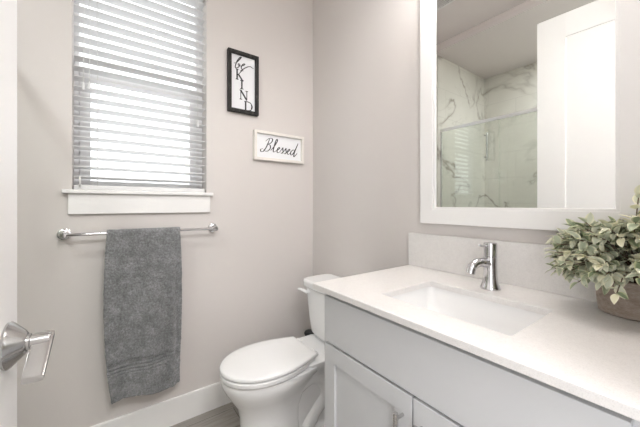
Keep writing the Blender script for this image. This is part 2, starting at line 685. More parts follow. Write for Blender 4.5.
bm = towel_mesh()
tw = obj('bath_towel', bm, M['towel'], None, (0.15, BARY, BARZ), angle=80, wn_mod=False)
tag(tw, 'grey terry bath towel draped over the chrome bar under the window', 'towel')
sm = tw.modifiers.new('thickness', 'SOLIDIFY')
sm.thickness = 0.009
sm.offset = 0.0
sm.use_rim = True

# ------------------------------------------------------------------ wall signs


def ribbon(bm, pts, width, y0, y1):
    """flat brush stroke in the XZ plane, from y0 (face) to y1 (back); width is a function of the direction"""
    P = [Vector((p[0], p[1])) for p in pts]
    front, back = [], []
    for i, p in enumerate(P):
        d = P[min(i + 1, len(P) - 1)] - P[max(i - 1, 0)]
        if d.length < 1e-9:
            d = Vector((1, 0))
        d.normalize()
        w = width(d, i / max(1, len(P) - 1)) / 2
        nrm = Vector((-d.y, d.x)) * w
        front.append((p + nrm, p - nrm))
    rings = []
    for a, b in front:
        rings.append([(a.x, y0, a.y), (b.x, y0, b.y), (b.x, y1, b.y), (a.x, y1, a.y)])
    loft(bm, rings)


def frame_bm(x0, x1, z0, z1, y0, y1, w, bev):
    bm = bmesh.new()
    box(bm, x0, x0 + w, y0, y1, z0, z1, bev)
    box(bm, x1 - w, x1, y0, y1, z0, z1, bev)
    box(bm, x0 + w, x1 - w, y0, y1, z1 - w, z1, bev)
    box(bm, x0 + w, x1 - w, y0, y1, z0, z0 + w, bev)
    return bm


def pen(thick, thin):
    return lambda d, t: (thin + (thick - thin) * abs(d.y) ** 1.5) * (0.55 + 0.45 * min(1, 6 * min(t, 1 - t)))


sg = thing('framed_sign', 'black framed upright sign reading be KIND, higher on the wall', 'wall sign', (0.68, YW, 1.772), 'word signs by the window')
KX0, KX1, KZ0, KZ1 = 0.582, 0.779, 1.772, 2.150
obj('frame', frame_bm(KX0, KX1, KZ0, KZ1, YW - 0.028, YW - 0.0005, 0.021, 0.002), M['blackwood'], sg)
PY = YW - 0.010
obj('sign_board', B(KX0 + 0.020, KX1 - 0.020, PY, YW - 0.002, KZ0 + 0.020, KZ1 - 0.020), M['paper'], sg)
bm = bmesh.new()
L0, L1 = PY - 0.0012, PY + 0.0005


def at(px, py):
    """pixel of the sign measured on the photograph -> (x, z) on the sign board plane"""
    sy, cy = math.sin(YAW), math.cos(YAW)
    u = (px - 320) / 292.6
    dx, dy, dz = sy + cy * u, cy - sy * u, (205.1 - py) / 292.6
    return (dx * PY / dy, 1.2 + dz * PY / dy)


def letter(strokes, x, z, w, h, s):
    for pts, thick in strokes:
        q = [(x + a * w, z + b * h) for a, b in pts]
        if len(q) > 3:
            q = [(v.x, v.y) for v in catmull([(a, b, 0) for a, b in q], 8)]
        ribbon(bm, q, (lambda t: (lambda d, f: t))(thick * s), L0, L1)


st = 0.0095
K_ = [([(0.18, 0), (0.18, 1)], 1), ([(0, 0.02), (0.36, 0.02)], .5), ([(0, .98), (0.36, .98)], .5), ([(0.2, 0.38), (0.85, 0.98)], .45), ([(0.36, 0.52), (0.9, 0.0)], 1), ([(.7, .98), (1.0, .98)], .5), ([(.72, .02), (1.05, .02)], .5)]
I_ = [([(0.5, 0), (0.5, 1)], 1), ([(0.1, 0.02), (0.9, 0.02)], .5), ([(0.1, .98), (0.9, .98)], .5)]
N_ = [([(0.14, 0), (0.14, 1)], .5), ([(0.88, 0), (0.88, 1)], .5), ([(0.12, 1), (0.88, 0)], 1.05), ([(0, 0.02), (0.3, 0.02)], .5), ([(0, .98), (0.2, .98)], .5), ([(.72, .98), (1.04, .98)], .5)]
D_ = [([(0.2, 0), (0.2, 1)], 1), ([(0.05, .985), (0.5, .985), (.82, .86), (.98, .5), (.82, .14), (.5, .015), (.05, .015)], .55), ([(.88, .72), (.955, .5), (.88, .28)], .9)]
x, z = at(235.7, 79)
letter(K_, x, z, 0.048, 0.064, st)
x, z = at(239.8, 88.5)
letter(I_, x, z, 0.026, 0.053, st)
x, z = at(239.6, 99)
letter(N_, x, z, 0.053, 0.058, st)
x, z = at(243.9, 110.0)
letter(D_, x, z, 0.056, 0.056, st)
for path in (
    [(233.9, 63), (236.5, 62.5), (240.5, 58.5), (241.2, 57.2), (239.8, 57.6), (236.8, 61.5), (235.3, 66.5), (236.2, 68), (238.8, 66.8), (239.7, 64.5), (238.3, 63.8), (238.6, 65.5), (241.5, 66)],
    [(240.6, 66.3), (243.2, 65.6), (244.8, 64.5), (243.9, 63.9), (242.0, 65.4), (241.2, 68), (242.5, 69.3), (244.5, 68.7)],
    [(240, 71.4), (243.5, 69.0), (247.0, 67.2), (250.2, 66.8), (253.4, 68.8)],
):
    q = [at(a, b) for a, b in path]
    q = [(v.x, v.y) for v in catmull([(a, b, 0) for a, b in q], 8)]
    ribbon(bm, q, pen(0.0062, 0.0040), L0, L1)
obj('lettering', bm, M['ink'], sg)

sg2 = thing('framed_sign', 'white framed sign reading Blessed in script, lower on the wall', 'wall sign', (0.935, YW, 1.492), 'word signs by the window')
SX0_, SX1_, SZ0_, SZ1_ = 0.749, 1.122, 1.492, 1.682
obj('frame', frame_bm(SX0_, SX1_, SZ0_, SZ1_, YW - 0.028, YW - 0.0005, 0.018, 0.0015), M['whitewood'], sg2)
obj('sign_board', B(SX0_ + 0.017, SX1_ - 0.017, PY, YW - 0.002, SZ0_ + 0.017, SZ1_ - 0.017), M['paper'], sg2)
bm = bmesh.new()


def seq(ox):
    return lambda pts: [(ox + a, b) for a, b in pts]


E_ = [(0, .3), (.28, .55), (.5, .85), (.4, 1.05), (.2, .75), (.18, .25), (.4, 0), (.78, .32)]
S_ = [(0, .32), (.3, .95), (.36, 1.08), (.42, .75), (.55, .35), (.42, .02), (.15, .08)]
paths = [
    [(.34, 2.35), (.2, 1.3), (.05, .55), (-.25, -.15), (-.6, -.25), (-.75, .1), (-.4, .35)],
    [(-.25, 1.75), (.2, 2.35), (.75, 2.45), (.85, 1.95), (.55, 1.45), (.2, 1.3), (.65, 1.15), (.8, .6), (.5, .05), (.05, -.05), (-.25, .2)],
    [(.95, .2), (1.4, 1.1), (1.72, 2.1), (1.62, 2.5), (1.45, 2.1), (1.38, .6), (1.5, .02), (1.9, .32)],
    seq(1.9)(E_), seq(2.62)(S_), [(3.0, .05), (3.22, .32)], seq(3.2)(S_), [(3.6, .05), (3.8, .32)], seq(3.8)(E_),
    [(5.2, .92), (4.95, 1.02), (4.62, .65), (4.62, .12), (4.85, .0), (5.15, .5), (5.45, 1.6), (5.6, 2.45)],
    [(5.6, 2.45), (5.42, 1.5), (5.28, .5), (5.32, -.25), (5.5, -.1), (5.85, .5)],
]
sc_, sl_ = 0.0415, 0.22
for p in paths:
    q = [(0.828 + (a + sl_ * b) * sc_, 1.556 + b * sc_ * 0.86 - 0.0016 * a) for a, b in p]
    q = [(v.x, v.y) for v in catmull([(a, b, 0) for a, b in q], 8)]
    ribbon(bm, q, pen(0.0072, 0.0032), L0, L1)
obj('lettering', bm, M['ink'], sg2)

# ------------------------------------------------------------------ toilet (faces -X, tank on the mirror wall)
TY = 1.372
to = thing('toilet', 'white two piece toilet with closed lid between vanity and window wall', 'toilet', (0.8, TY, 0))


def egg(xf, xr, hw, rear, z, n=24, xw=None, corner=0.04):
    """outline of an elongated seat: round front at xf, flat rear at xr with half width rear"""
    xw = xw if xw is not None else xf + (xr - xf) * 0.5
    pts = []
    for i in range(n + 1):                      # front half, from -y side to +y side
        a = -PI / 2 + PI * i / n
        pts.append((xw - (xw - xf) * abs(math.cos(a)) ** 0.94, TY + hw * math.sin(a), z))
    side = []
    m = 10
    for i in range(1, m + 1):
        t = i / m
        y = rear + (hw - rear) * math.cos(PI / 2 * t)
        side.append((xw + (xr - corner - xw) * t, y))
    arc = []
    for i in range(1, 6):
        a = PI / 2 * i / 5
        arc.append((xr - corner + corner * math.sin(a), rear - corner + corner * math.cos(a)))
    pts += [(x, TY + y, z) for x, y in side + arc]
    pts += [(x, TY - y, z) for x, y in reversed(side + arc)]
    return pts


def inset(ring, k, z):
    cx = sum(p[0] for p in ring) / len(ring)
    out = []
    for x, y, _ in ring:
        v = Vector((x - cx, y - TY))
        L = v.length
        v *= (L - k) / L
        out.append((cx + v.x, TY + v.y, z))
    return out


bm = bmesh.new()
rows = [  # z, front x, rear x, half width, rear half width
    (0.000, 0.505, 0.80, 0.122, 0.110),
    (0.012, 0.503, 0.80, 0.124, 0.110),
    (0.030, 0.512, 0.80, 0.116, 0.105),
    (0.100, 0.520, 0.80, 0.106, 0.095),
    (0.170, 0.516, 0.80, 0.106, 0.095),
    (0.225, 0.500, 0.82, 0.114, 0.100),
    (0.270, 0.470, 0.86, 0.138, 0.105),
    (0.310, 0.446, 0.90, 0.160, 0.110),
    (0.340, 0.431, 0.94, 0.172, 0.120),
    (0.362, 0.426, 0.96, 0.172, 0.135),
    (0.373, 0.429, 0.96, 0.170, 0.135),
]
rings = [egg(xf, xr, hw, re, z, corner=0.03) for z, xf, xr, hw, re in rows]
rings.append(inset(rings[-1], 0.012, 0.3765))
loft(bm, rings)
# rear deck and trapway body


def rrect(x0, x1, hy, r, z, n=5, bow=0.0):
    pts = []
    for cx, cy, a0 in ((x1 - r, hy - r, 0), (x0 + r, hy - r, PI / 2), (x0 + r, -hy + r, PI), (x1 - r, -hy + r, 1.5 * PI)):
        for i in range(n + 1):
            a = a0 + PI / 2 * i / n
            x, y = cx + r * math.cos(a), cy + r * math.sin(a)
            pts.append([x, y])
    # extra points along the front so it can bow outward
    out = []
    for i, p in enumerate(pts):
        out.append(p)
        if i == 2 * (n + 1) - 1:
            q = pts[i + 1]
            for k in range(1, 8):
                out.append([p[0], p[1] + (q[1] - p[1]) * k / 8])
    res = []
    for x, y in out:
        b = bow * (1 - (y / hy) ** 2) if x < (x0 + x1) / 2 else 0
        res.append((x - b, TY + y, z))
    return res


loft(bm, [rrect(0.70, 1.06, 0.115, 0.04, 0.0), rrect(0.70, 1.06, 0.115, 0.04, 0.02), rrect(0.72, 1.05, 0.088, 0.04, 0.05), rrect(0.72, 1.06, 0.086, 0.04, 0.16),
          rrect(0.74, 1.08, 0.092, 0.04, 0.26), rrect(0.78, 1.14, 0.120, 0.04, 0.328), rrect(0.80, 1.17, 0.150, 0.04, 0.360), rrect(0.80, 1.175, 0.150, 0.04, 0.388), rrect(0.81, 1.17, 0.143, 0.035, 0.393)])
for s in (-1, 1):
    yy = TY + s * 0.062
    tube(bm, catmull([(0.64, yy - s * 0.02, 0.225), (0.70, yy, 0.215), (0.78, yy, 0.255), (0.88, yy, 0.285), (0.955, yy, 0.235), (0.965, yy, 0.16), (0.90, yy, 0.095), (0.84, yy, 0.03)], 6),
         [0.045] * 8 + [0.047] * 30 + [0.05] * 5, 16)
obj('bowl', bm, M['ceramic'], to, angle=50)
for s in (-1, 1):
    bm = bmesh.new()
    lathe(bm, [(0.014, 0.0), (0.014, 0.010), (0.010, 0.018), (0.003, 0.021)], (0.86, TY + s * 0.097, 0.0215), 'Z', 16)
    obj('bolt_cap', bm, M['ceramic'], to)
# seat ring and lid
bm = bmesh.new()
o0 = egg(0.423, 0.872, 0.176, 0.130, 0.384, corner=0.02)
i0 = inset(o0, 0.075, 0.380)
o1 = [(x, y, 0.399) for x, y, _ in o0]
o2 = inset(o1, 0.005, 0.4035)
i2 = inset(o1, 0.07, 0.4035)
loft(bm, [i0, inset(o0, 0.012, 0.380), inset(o0, 0.003, 0.381), o0[:], o1, o2, i2, i0], False, False)
bmesh.ops.remove_doubles(bm, verts=bm.verts[:], dist=1e-5)
obj('seat', bm, M['seat'], to, angle=45)
bm = bmesh.new()
l0 = egg(0.422, 0.886, 0.177, 0.128, 0.412, corner=0.016)
l1 = [(x, y, 0.421) for x, y, _ in l0]
loft(bm, [inset(l0, 0.012, 0.4075), inset(l0, 0.003, 0.4085), l0, l1, inset(l1, 0.005, 0.4265), inset(l1, 0.03, 0.430), inset(l1, 0.09, 0.4325)])
lid = obj('lid', bm, M['seat'], to, angle=45)
for s in (-1, 1):
    bm = bmesh.new()
    box(bm, 0.875, 0.915, TY + s * 0.075 - 0.020, TY + s * 0.075 + 0.020, 0.394, 0.406, 0.004)
    tube(bm, [(0.896, TY + s * 0.075 - 0.018, 0.4155), (0.896, TY + s * 0.075 + 0.018, 0.4155)], 0.0075, 14)
    obj('hinge', bm, M['seat'], to)
# tank
bm = bmesh.new()
loft(bm, [rrect(1.035, 1.180, 0.145, 0.05, 0.398, bow=0.012), rrect(1.018, 1.184, 0.158, 0.05, 0.425, bow=0.014), rrect(1.010, 1.186, 0.166, 0.048, 0.50, bow=0.016),
          rrect(0.994, 1.188, 0.178, 0.046, 0.701, bow=0.018)])
obj('tank', bm, M['ceramic'], to, angle=50)
bm = bmesh.new()
loft(bm, [rrect(0.985, 1.196, 0.184, 0.048, 0.7025, bow=0.018), rrect(0.979, 1.198, 0.190, 0.05, 0.708, bow=0.018), rrect(0.979, 1.198, 0.190, 0.05, 0.735, bow=0.018),
          rrect(0.984, 1.194, 0.185, 0.046, 0.743, bow=0.018), rrect(0.996, 1.182, 0.173, 0.036, 0.7465, bow=0.017)])
obj('tank_lid', bm, M['ceramic'], to, angle=50)
bm = bmesh.new()
LYf, LZf = TY + 0.112, 0.676
lathe(bm, [(0.016, 0.0), (0.016, -0.008), (0.010, -0.012), (0.010, -0.026)], (0.990, LYf, LZf), 'X', 20)
tube(bm, catmull([(0.967, LYf - 0.006, LZf), (0.962, LYf + 0.02, LZf + 0.004), (0.958, LYf + 0.045, LZf + 0.006), (0.956, LYf + 0.066, LZf + 0.003)], 5), [0.009] * 6 + [0.008] * 10, 12)
obj('flush_lever', bm, M['seat'], to, angle=50)
# black supply hose fitting beside the tank
bm = bmesh.new()
tube(bm, catmull([(1.09, TY + 0.10, 0.400), (1.085, TY + 0.125, 0.372), (1.035, TY + 0.165, 0.392), (1.03, TY + 0.200, 0.365), (1.10, TY + 0.235, 0.26), (1.19, TY + 0.235, 0.20)], 8), [0.021] * 22 + [0.011] * 19, 14)
tag(obj('supply_hose', bm, M['black'], to, angle=50), 'black water supply hose')

# ------------------------------------------------------------------ vanity cabinet
VY0, VY1 = 0.060, 0.893
XF = 0.666                      # face frame plane
vc = thing('vanity_cabinet', 'pale grey shaker vanity cabinet under the white counter', 'cabinet', (0.93, 0.475, 0))
bm = bmesh.new()
box(bm, XF, XF + 0.02, VY0, VY0 + 0.04, 0.09, 0.8845)
box(bm, XF, XF + 0.02, VY1 - 0.04, VY1, 0.09, 0.8845)
box(bm, XF, XF + 0.02, VY0 + 0.04, VY1 - 0.04, 0.852, 0.8845)
box(bm, XF, XF + 0.02, VY0 + 0.04, VY1 - 0.04, 0.66, 0.72)
box(bm, XF, XF + 0.02, VY0 + 0.04, VY1 - 0.04, 0.09, 0.14)
box(bm, XF + 0.02, XW - 0.001, VY1 - 0.018, VY1, 0.0, 0.8845)
box(bm, XF + 0.02, XW - 0.001, VY0, VY0 + 0.018, 0.0, 0.8845)
box(bm, XF + 0.02, XW - 0.001, VY0 + 0.018, VY1 - 0.018, 0.10, 0.118)
box(bm, XF + 0.05, XF + 0.065, VY0 + 0.018, VY1 - 0.018, 0.0, 0.10)
box(bm, XW - 0.012, XW - 0.001, VY0 + 0.018, VY1 - 0.018, 0.118, 0.8845)
obj('carcass', bm, M['cab'], vc)
XD = XF - 0.021
PY0, PY1 = 0.084, 0.866
obj('drawer_front', B(XD, XF - 0.001, PY0, PY1, 0.703, 0.868, 0.0025), M['cab'], vc)


def shaker(y0, y1, z0, z1):
    bm = bmesh.new()
    r = 0.058
    box(bm, XD, XF - 0.001, y0, y0 + r, z0, z1, 0.0022)
    box(bm, XD, XF - 0.001, y1 - r, y1, z0, z1, 0.0022)
    box(bm, XD, XF - 0.001, y0 + r - 0.0022, y1 - r + 0.0022, z1 - r, z1, 0.0022)
    box(bm, XD, XF - 0.001, y0 + r - 0.0022, y1 - r + 0.0022, z0, z0 + r, 0.0022)
    box(bm, XD + 0.009, XF - 0.004, y0 + r - 0.01, y1 - r + 0.01, z0 + r - 0.01, z1 - r + 0.01)
    return bm


ymid = 0.4805
for y0, y1, hy in ((ymid + 0.002, PY1, ymid + 0.030), (PY0, ymid - 0.002, ymid - 0.030)):
    d = obj('door', shaker(y0, y1, 0.105, 0.695), M['cab'], vc)
    bm = bmesh.new()
    hz1, hz0 = 0.650, 0.515
    xh = XD - 0.030
    tube(bm, [(xh, hy, hz0), (xh, hy, hz1)], 0.0068, 14)
    for z in (hz0 + 0.016, hz1 - 0.016):
        tube(bm, [(XD + 0.001, hy, z), (xh, hy, z)], 0.0045, 12)
    obj('handle', bm, M['nickel'], d)

# ------------------------------------------------------------------ countertop, backsplash, sink
CX0, CX1, CY0, CY1, CZ0, CZ1 = 0.622, XW - 0.002, 0.037, 0.913, 0.886, 0.906
HX0, HX1, HY0, HY1 = 0.733, 1.009, 0.282, 0.668


def hole_ring(x0, x1, y0, y1, r, z, n=5):
    pts = []
    for cx, cy, a0 in ((x1 - r, y1 - r, 0), (x0 + r, y1 - r, PI / 2), (x0 + r, y0 + r, PI), (x1 - r, y0 + r, 1.5 * PI)):
        for i in range(n + 1):
            a = a0 + PI / 2 * i / n
            pts.append((cx + r * math.cos(a), cy + r * math.sin(a), z))
    return pts


bm = bmesh.new()
n = 5
hr = [hole_ring(HX0, HX1, HY0, HY1, 0.008, z, n) for z in (CZ0, CZ1 - 0.002, CZ1)]
hr[2] = hole_ring(HX0 - 0.002, HX1 + 0.002, HY0 - 0.002, HY1 + 0.002, 0.009, CZ1, n)


def outer_ring(z, e):
    return hole_ring(CX0 + e, CX1 - e, CY0 + e, CY1 - e, 0.004, z, n)


loft(bm, [hr[0], hr[1], hr[2], outer_ring(CZ1, 0.0015), outer_ring(CZ1 - 0.0015, 0), outer_ring(CZ0 + 0.0015, 0), outer_ring(CZ0, 0.0015), hr[0]], False, False)
bmesh.ops.remove_doubles(bm, verts=bm.verts[:], dist=1e-5)
ct = obj('countertop', bm, M['quartz'], None, (0.92, 0.475, CZ0), angle=30)
tag(ct, 'white speckled quartz countertop with a rectangular sink cutout', 'countertop')
bsp = obj('backsplash', B(XW - 0.020, XW - 0.001, CY0, CY1 + 0.002, CZ1 + 0.0005, 1.0645, 0.0015), M['quartz'], None, (XW, 0.475, CZ1))
tag(bsp, 'low white quartz backsplash standing along the counter below the mirror', 'backsplash')

sk = thing('sink', 'white rectangular undermount sink basin sunk in the counter', 'sink', (0.87, 0.475, 0.75))
bm = bmesh.new()


def basin(e, z, r, dz=0.0):
    ring = hole_ring(HX0 - e, HX1 + e, HY0 - e, HY1 + e, r, z, 6)
    return ring


zt = CZ0 - 0.001
inner = [basin(0.004, zt, 0.026), basin(0.002, zt - 0.01, 0.028), basin(-0.012, zt - 0.060, 0.034), basin(-0.026, zt - 0.092, 0.040), basin(-0.055, zt - 0.106, 0.045), basin(-0.11, zt - 0.112, 0.02)]
outer = [basin(-0.11, zt - 0.126, 0.02), basin(-0.05, zt - 0.122, 0.045), basin(0.0, zt - 0.09, 0.04), basin(0.016, zt - 0.02, 0.034), basin(0.024, zt - 0.012, 0.034), basin(0.024, zt, 0.034)]
loft(bm, outer + inner)
obj('basin', bm, M['ceramic'], sk, angle=60)
bm = bmesh.new()
lathe(bm, [(0.021, 0.0), (0.023, 0.002), (0.020, 0.0045), (0.012, 0.0035)], (0.871, 0.475, zt - 0.1118), 'Z', 24)
obj('drain', bm, M['chrome'], sk)

# ------------------------------------------------------------------ faucet
FX, FY = 1.090, 0.485
fa = thing('faucet', 'chrome single handle faucet standing behind the sink', 'faucet', (FX, FY, CZ1))
bm = bmesh.new()
lathe(bm, [(0.0325, 0.0005), (0.0325, 0.006), (0.030, 0.011), (0.025, 0.024), (0.0225, 0.045), (0.0215, 0.07), (0.0215, 0.112), (0.020, 0.1135)], (FX, FY, CZ1), 'Z', 40)
obj('body', bm, M['chrome'], fa, angle=40)
bm = bmesh.new()
SPD = Vector((-0.96, 0.28, 0)).normalized()
sp = [(0.010, 0.088), (0.034, 0.094), (0.056, 0.095), (0.074, 0.089), (0.086, 0.077), (0.092, 0.060)]
tube(bm, catmull([(FX + SPD.x * a, FY + SPD.y * a, CZ1 + h) for a, h in sp], 6), [0.0160] * 8 + [0.0150] * 15 + [0.0140] * 8, 20)
obj('spout', bm, M['chrome'], fa, angle=50)
bm = bmesh.new()
lathe(bm, [(0.020, 0.115), (0.0217, 0.1165), (0.0217, 0.157), (0.020, 0.161), (0.012, 0.1625)], (FX, FY, CZ1), 'Z', 40)
hd = obj('handle', bm, M['chrome'], fa, angle=40)
bm = bmesh.new()
tube(bm, [(FX + SPD.x * 0.018, FY + SPD.y * 0.018, CZ1 + 0.149), (FX + SPD.x * 0.052, FY + SPD.y * 0.052, CZ1 + 0.155)], [0.004, 0.0036], 12)
obj('lever_pin', bm, M['chrome'], hd)

# ------------------------------------------------------------------ framed wall mirror
MX1 = XW - 0.0005
MY0, MY1, MZ0, MZ1 = 0.113, 0.842, 1.116, 2.30
FW = 0.0745
mi = thing('wall_mirror', 'large mirror in a wide flat white frame above the vanity', 'mirror', (XW, 0.478, MZ0))
bm = bmesh.new()
x0 = XW - 0.028


def mframe(bm, y0, y1, z0, z1, xa, xb, w, bev):
    box(bm, xa, xb, y0, y0 + w, z0, z1, bev)
    box(bm, xa, xb, y1 - w, y1, z0, z1, bev)
    box(bm, xa, xb, y0 + w - bev, y1 - w + bev, z1 - w, z1, bev)
    box(bm, xa, xb, y0 + w - bev, y1 - w + bev, z0, z0 + w, bev)


mframe(bm, MY0, MY1, MZ0, MZ1, x0, MX1, FW - 0.010, 0.002)
mframe(bm, MY0 + FW - 0.0105, MY1 - FW + 0.0105, MZ0 + FW - 0.0105, MZ1 - FW + 0.0105, x0 + 0.004, MX1, 0.0105, 0.003)
obj('frame', bm, M['trim'], mi)
e = FW - 0.004
obj('mirror_glass', B(1.200, MX1 - 0.002, MY0 + e, MY1 - e, MZ0 + e, MZ1 - e), M['mirror'], mi)

# ------------------------------------------------------------------ vanity light above the mirror (just above the frame of the photo)
vl = thing('vanity_light', 'three lamp vanity light with opal shades above the mirror', 'wall lamp', (XW, 0.478, 2.45))
bm = bmesh.new()
box(bm, XW - 0.028, XW - 0.001, 0.20, 0.756, 2.42, 2.50, 0.004)
obj('back_plate', bm, M['nickel'], vl)
for y in (0.26, 0.478, 0.696):
    bm = bmesh.new()
    tube(bm, catmull([(XW - 0.02, y, 2.46), (XW - 0.09, y, 2.475), (XW - 0.13, y, 2.45)], 6), 0.008, 12)
    obj('arm', bm, M['nickel'], vl)
    bm = bmesh.new()
    prof = [(0.024, 2.452), (0.030, 2.44), (0.048, 2.38), (0.056, 2.33), (0.053, 2.33), (0.045, 2.38), (0.027, 2.436), (0.02, 2.448)]
    lathe(bm, prof, (XW - 0.13, y, 0), 'Z', 28)
    obj('lamp_shade', bm, M['lampglass'], vl)
    ld = bpy.data.lights.new('vanity_bulb', 'POINT')
    ld.energy = VANITY_W
    ld.color = (0.97, 0.985, 1.0)
    ld.shadow_soft_size = 0.06
    lo = bpy.data.objects.new('vanity_bulb', ld)
    lo.location = (XW - 0.13, y, 2.33)
    COL.objects.link(lo)

# ------------------------------------------------------------------ potted plant on the counter
PXc, PYc = 1.130, 0.138
OVX, OVY = 0.64, 0.86      # the pot is oval, narrow side to the backsplash
pp = thing('potted_plant', 'bushy plant with cream edged sage leaves in a weathered cement pot', 'plant', (PXc, PYc, CZ1))
bm = bmesh.new()
lathe(bm, [(0.080, 0.001), (0.086, 0.004), (0.090, 0.03), (0.092, 0.07), (0.093, 0.093), (0.091, 0.097), (0.083, 0.097), (0.081, 0.09), (0.080, 0.075)], (PXc, PYc, CZ1), 'Z', 48)
def oval(bm):
    for v in bm.verts:
        v.co.x = PXc + (v.co.x - PXc) * OVX
        v.co.y = PYc + (v.co.y - PYc) * OVY


oval(bm)
pot = obj('pot', bm, M['pot'], pp, angle=50)
bm = bmesh.new()
lathe(bm, [(0.0795, 0.070), (0.0795, 0.080), (0.03, 0.086)], (PXc, PYc, CZ1), 'Z', 32)
oval(bm)
obj('soil', bm, M['soil'], pp, angle=60)
stem_bm = bmesh.new()
lv = bmesh.new()
lay_e = lv.verts.layers.float.new('edge')
lay_t = lv.verts.layers.float.new('tone')


def ok(p):
    return p.x < XW - 0.028 and p.y > YN + 0.03 and p.z > CZ1 + 0.012 and not (p.z < CZ1 + 0.100 and ((p.x - PXc) / OVX) ** 2 + ((p.y - PYc) / OVY) ** 2 < 0.097 ** 2)


def leaf(base, d, nrm, L, wd, tone):
    d = d.normalized()
    side = d.cross(nrm).normalized()
    nrm = side.cross(d).normalized()
    n = 6
    rows = []
    for i in range(n + 1):
        t = i / n
        w = wd * 0.5 * (math.sin(PI * min(1, t * 0.93 + 0.07) ** 0.85) ** 0.75)
        c = base + d * (L * t) + nrm * (-0.18 * L * t * t + 0.04 * L * math.sin(PI * t))
        rows.append([(c - side * w + nrm * w * 0.28, 1.0), (c - side * w * 0.5 + nrm * w * 0.08, 0.45), (c, 0.15 if t < 0.9 else 0.8), (c + side * w * 0.5 + nrm * w * 0.08, 0.45), (c + side * w + nrm * w * 0.28, 1.0)])
    if not all(ok(p) for r in rows for p, _ in r):
        return False
    V = []
    for r in rows:
        q = []
        for p, e_ in r:
            v = lv.verts.new(p)
            v[lay_e] = e_
            v[lay_t] = tone
            q.append(v)
        V.append(q)
    for a, b in zip(V, V[1:]):
        for j in range(4):
            lv.faces.new((a[j], a[j + 1], b[j + 1], b[j]))
    return True


def spray(tip, count, big=1.0):
    a = rnd.uniform(0, 2 * PI)
    root = Vector((PXc + 0.03 * math.cos(a), PYc + 0.04 * math.sin(a), CZ1 + 0.078))
    tip = Vector(tip)
    root = root.lerp(Vector((PXc, PYc, root.z)) + (Vector((tip.x, tip.y, 0)) - Vector((PXc, PYc, 0))) * 0.3, 0.7)
    rim = root + Vector((0, 0, 0.045)) + (tip - root) * 0.15
    mid = root.lerp(tip, 0.6) + Vector((0, 0, 0.035))
    path = catmull([root, rim, mid, tip], 7)
    if not all(p.x < XW - 0.025 for p in path):
        return
    tube(stem_bm, path, [0.0021 - 0.0010 * i / len(path) for i in range(len(path))], 5)
    for k in range(count):
        t = 0.35 + 0.65 * (k + 0.5) / count
        i = min(len(path) - 2, int(t * (len(path) - 1)))
        p = path[i].lerp(path[i + 1], t * (len(path) - 1) - i)
        ax = (path[i + 1] - path[i]).normalized()
        u, v = frame_of(ax)
        ang = k * 2.4 + rnd.uniform(-0.5, 0.5)
        out = u * math.cos(ang) + v * math.sin(ang)
        d = (out * rnd.uniform(0.7, 1.0) + ax * rnd.uniform(0.4, 0.9) + Vector((0, 0, rnd.uniform(-0.15, 0.3))))
        for tries in range(4):
            L = rnd.uniform(0.024, 0.040) * big
            if leaf(p, d, Vector((rnd.uniform(-.5, .2), rnd.uniform(-.3, .5), 1)), L, L * rnd.uniform(0.52, 0.68), min(1, max(0, rnd.gauss(0.55, 0.28)))):
                break
            d += Vector((-0.5, rnd.uniform(-.2, .5), 0.25))
    d = (path[-1] - path[-2]).normalized()
    leaf(path[-1], d, Vector((0.1, 0.1, 1)), 0.028 * big, 0.016 * big, rnd.random())


ns = 0
while ns < 190:
    th = rnd.uniform(0, 2 * PI)
    ph = math.acos(rnd.uniform(-0.6, 1.0))
    k = rnd.uniform(0.62, 1.0)
    d = Vector((math.sin(ph) * math.cos(th), math.sin(ph) * math.sin(th), math.cos(ph)))
    tip = Vector((PXc - 0.055 + d.x * 0.130 * k, PYc + 0.005 + d.y * 0.178 * k, CZ1 + 0.146 + d.z * 0.122 * k))
    if tip.x > XW - 0.045 or tip.y < YN + 0.04:
        continue
    spray(tip, rnd.randint(7, 11))
    ns += 1
spray((1.06, 0.125, 1.225), 8, 1.1)
spray((1.05, 0.09, 1.215), 8, 1.1)
obj('stems', stem_bm, M['stem'], pp, angle=60)
obj('foliage', lv, M['leaf'], pp, angle=80, recalc=False, wn_mod=False)

# ------------------------------------------------------------------ bathroom door, standing open against the left side of the view
DWD, DH, DT = 0.83, 2.527, 0.040
hx, hy = -0.144 - 0.053 * DWD, 0.8086 - 0.9986 * DWD
rot = math.atan2(0.9986, 0.053)


def local_obj(name, bm, mat, parent=None, angle=35):
    bmesh.ops.recalc_face_normals(bm, faces=bm.faces[:])
    me = bpy.data.meshes.new(name)
    bm.to_mesh(me)
    bm.free()
    me.materials.append(mat)
    me.shade_smooth()
    me.set_sharp_from_angle(angle=math.radians(angle))
    o = bpy.data.objects.new(name, me)
    COL.objects.link(o)
    o.modifiers.new('normals', 'WEIGHTED_NORMAL').keep_sharp = True
    o.parent = parent
    return o


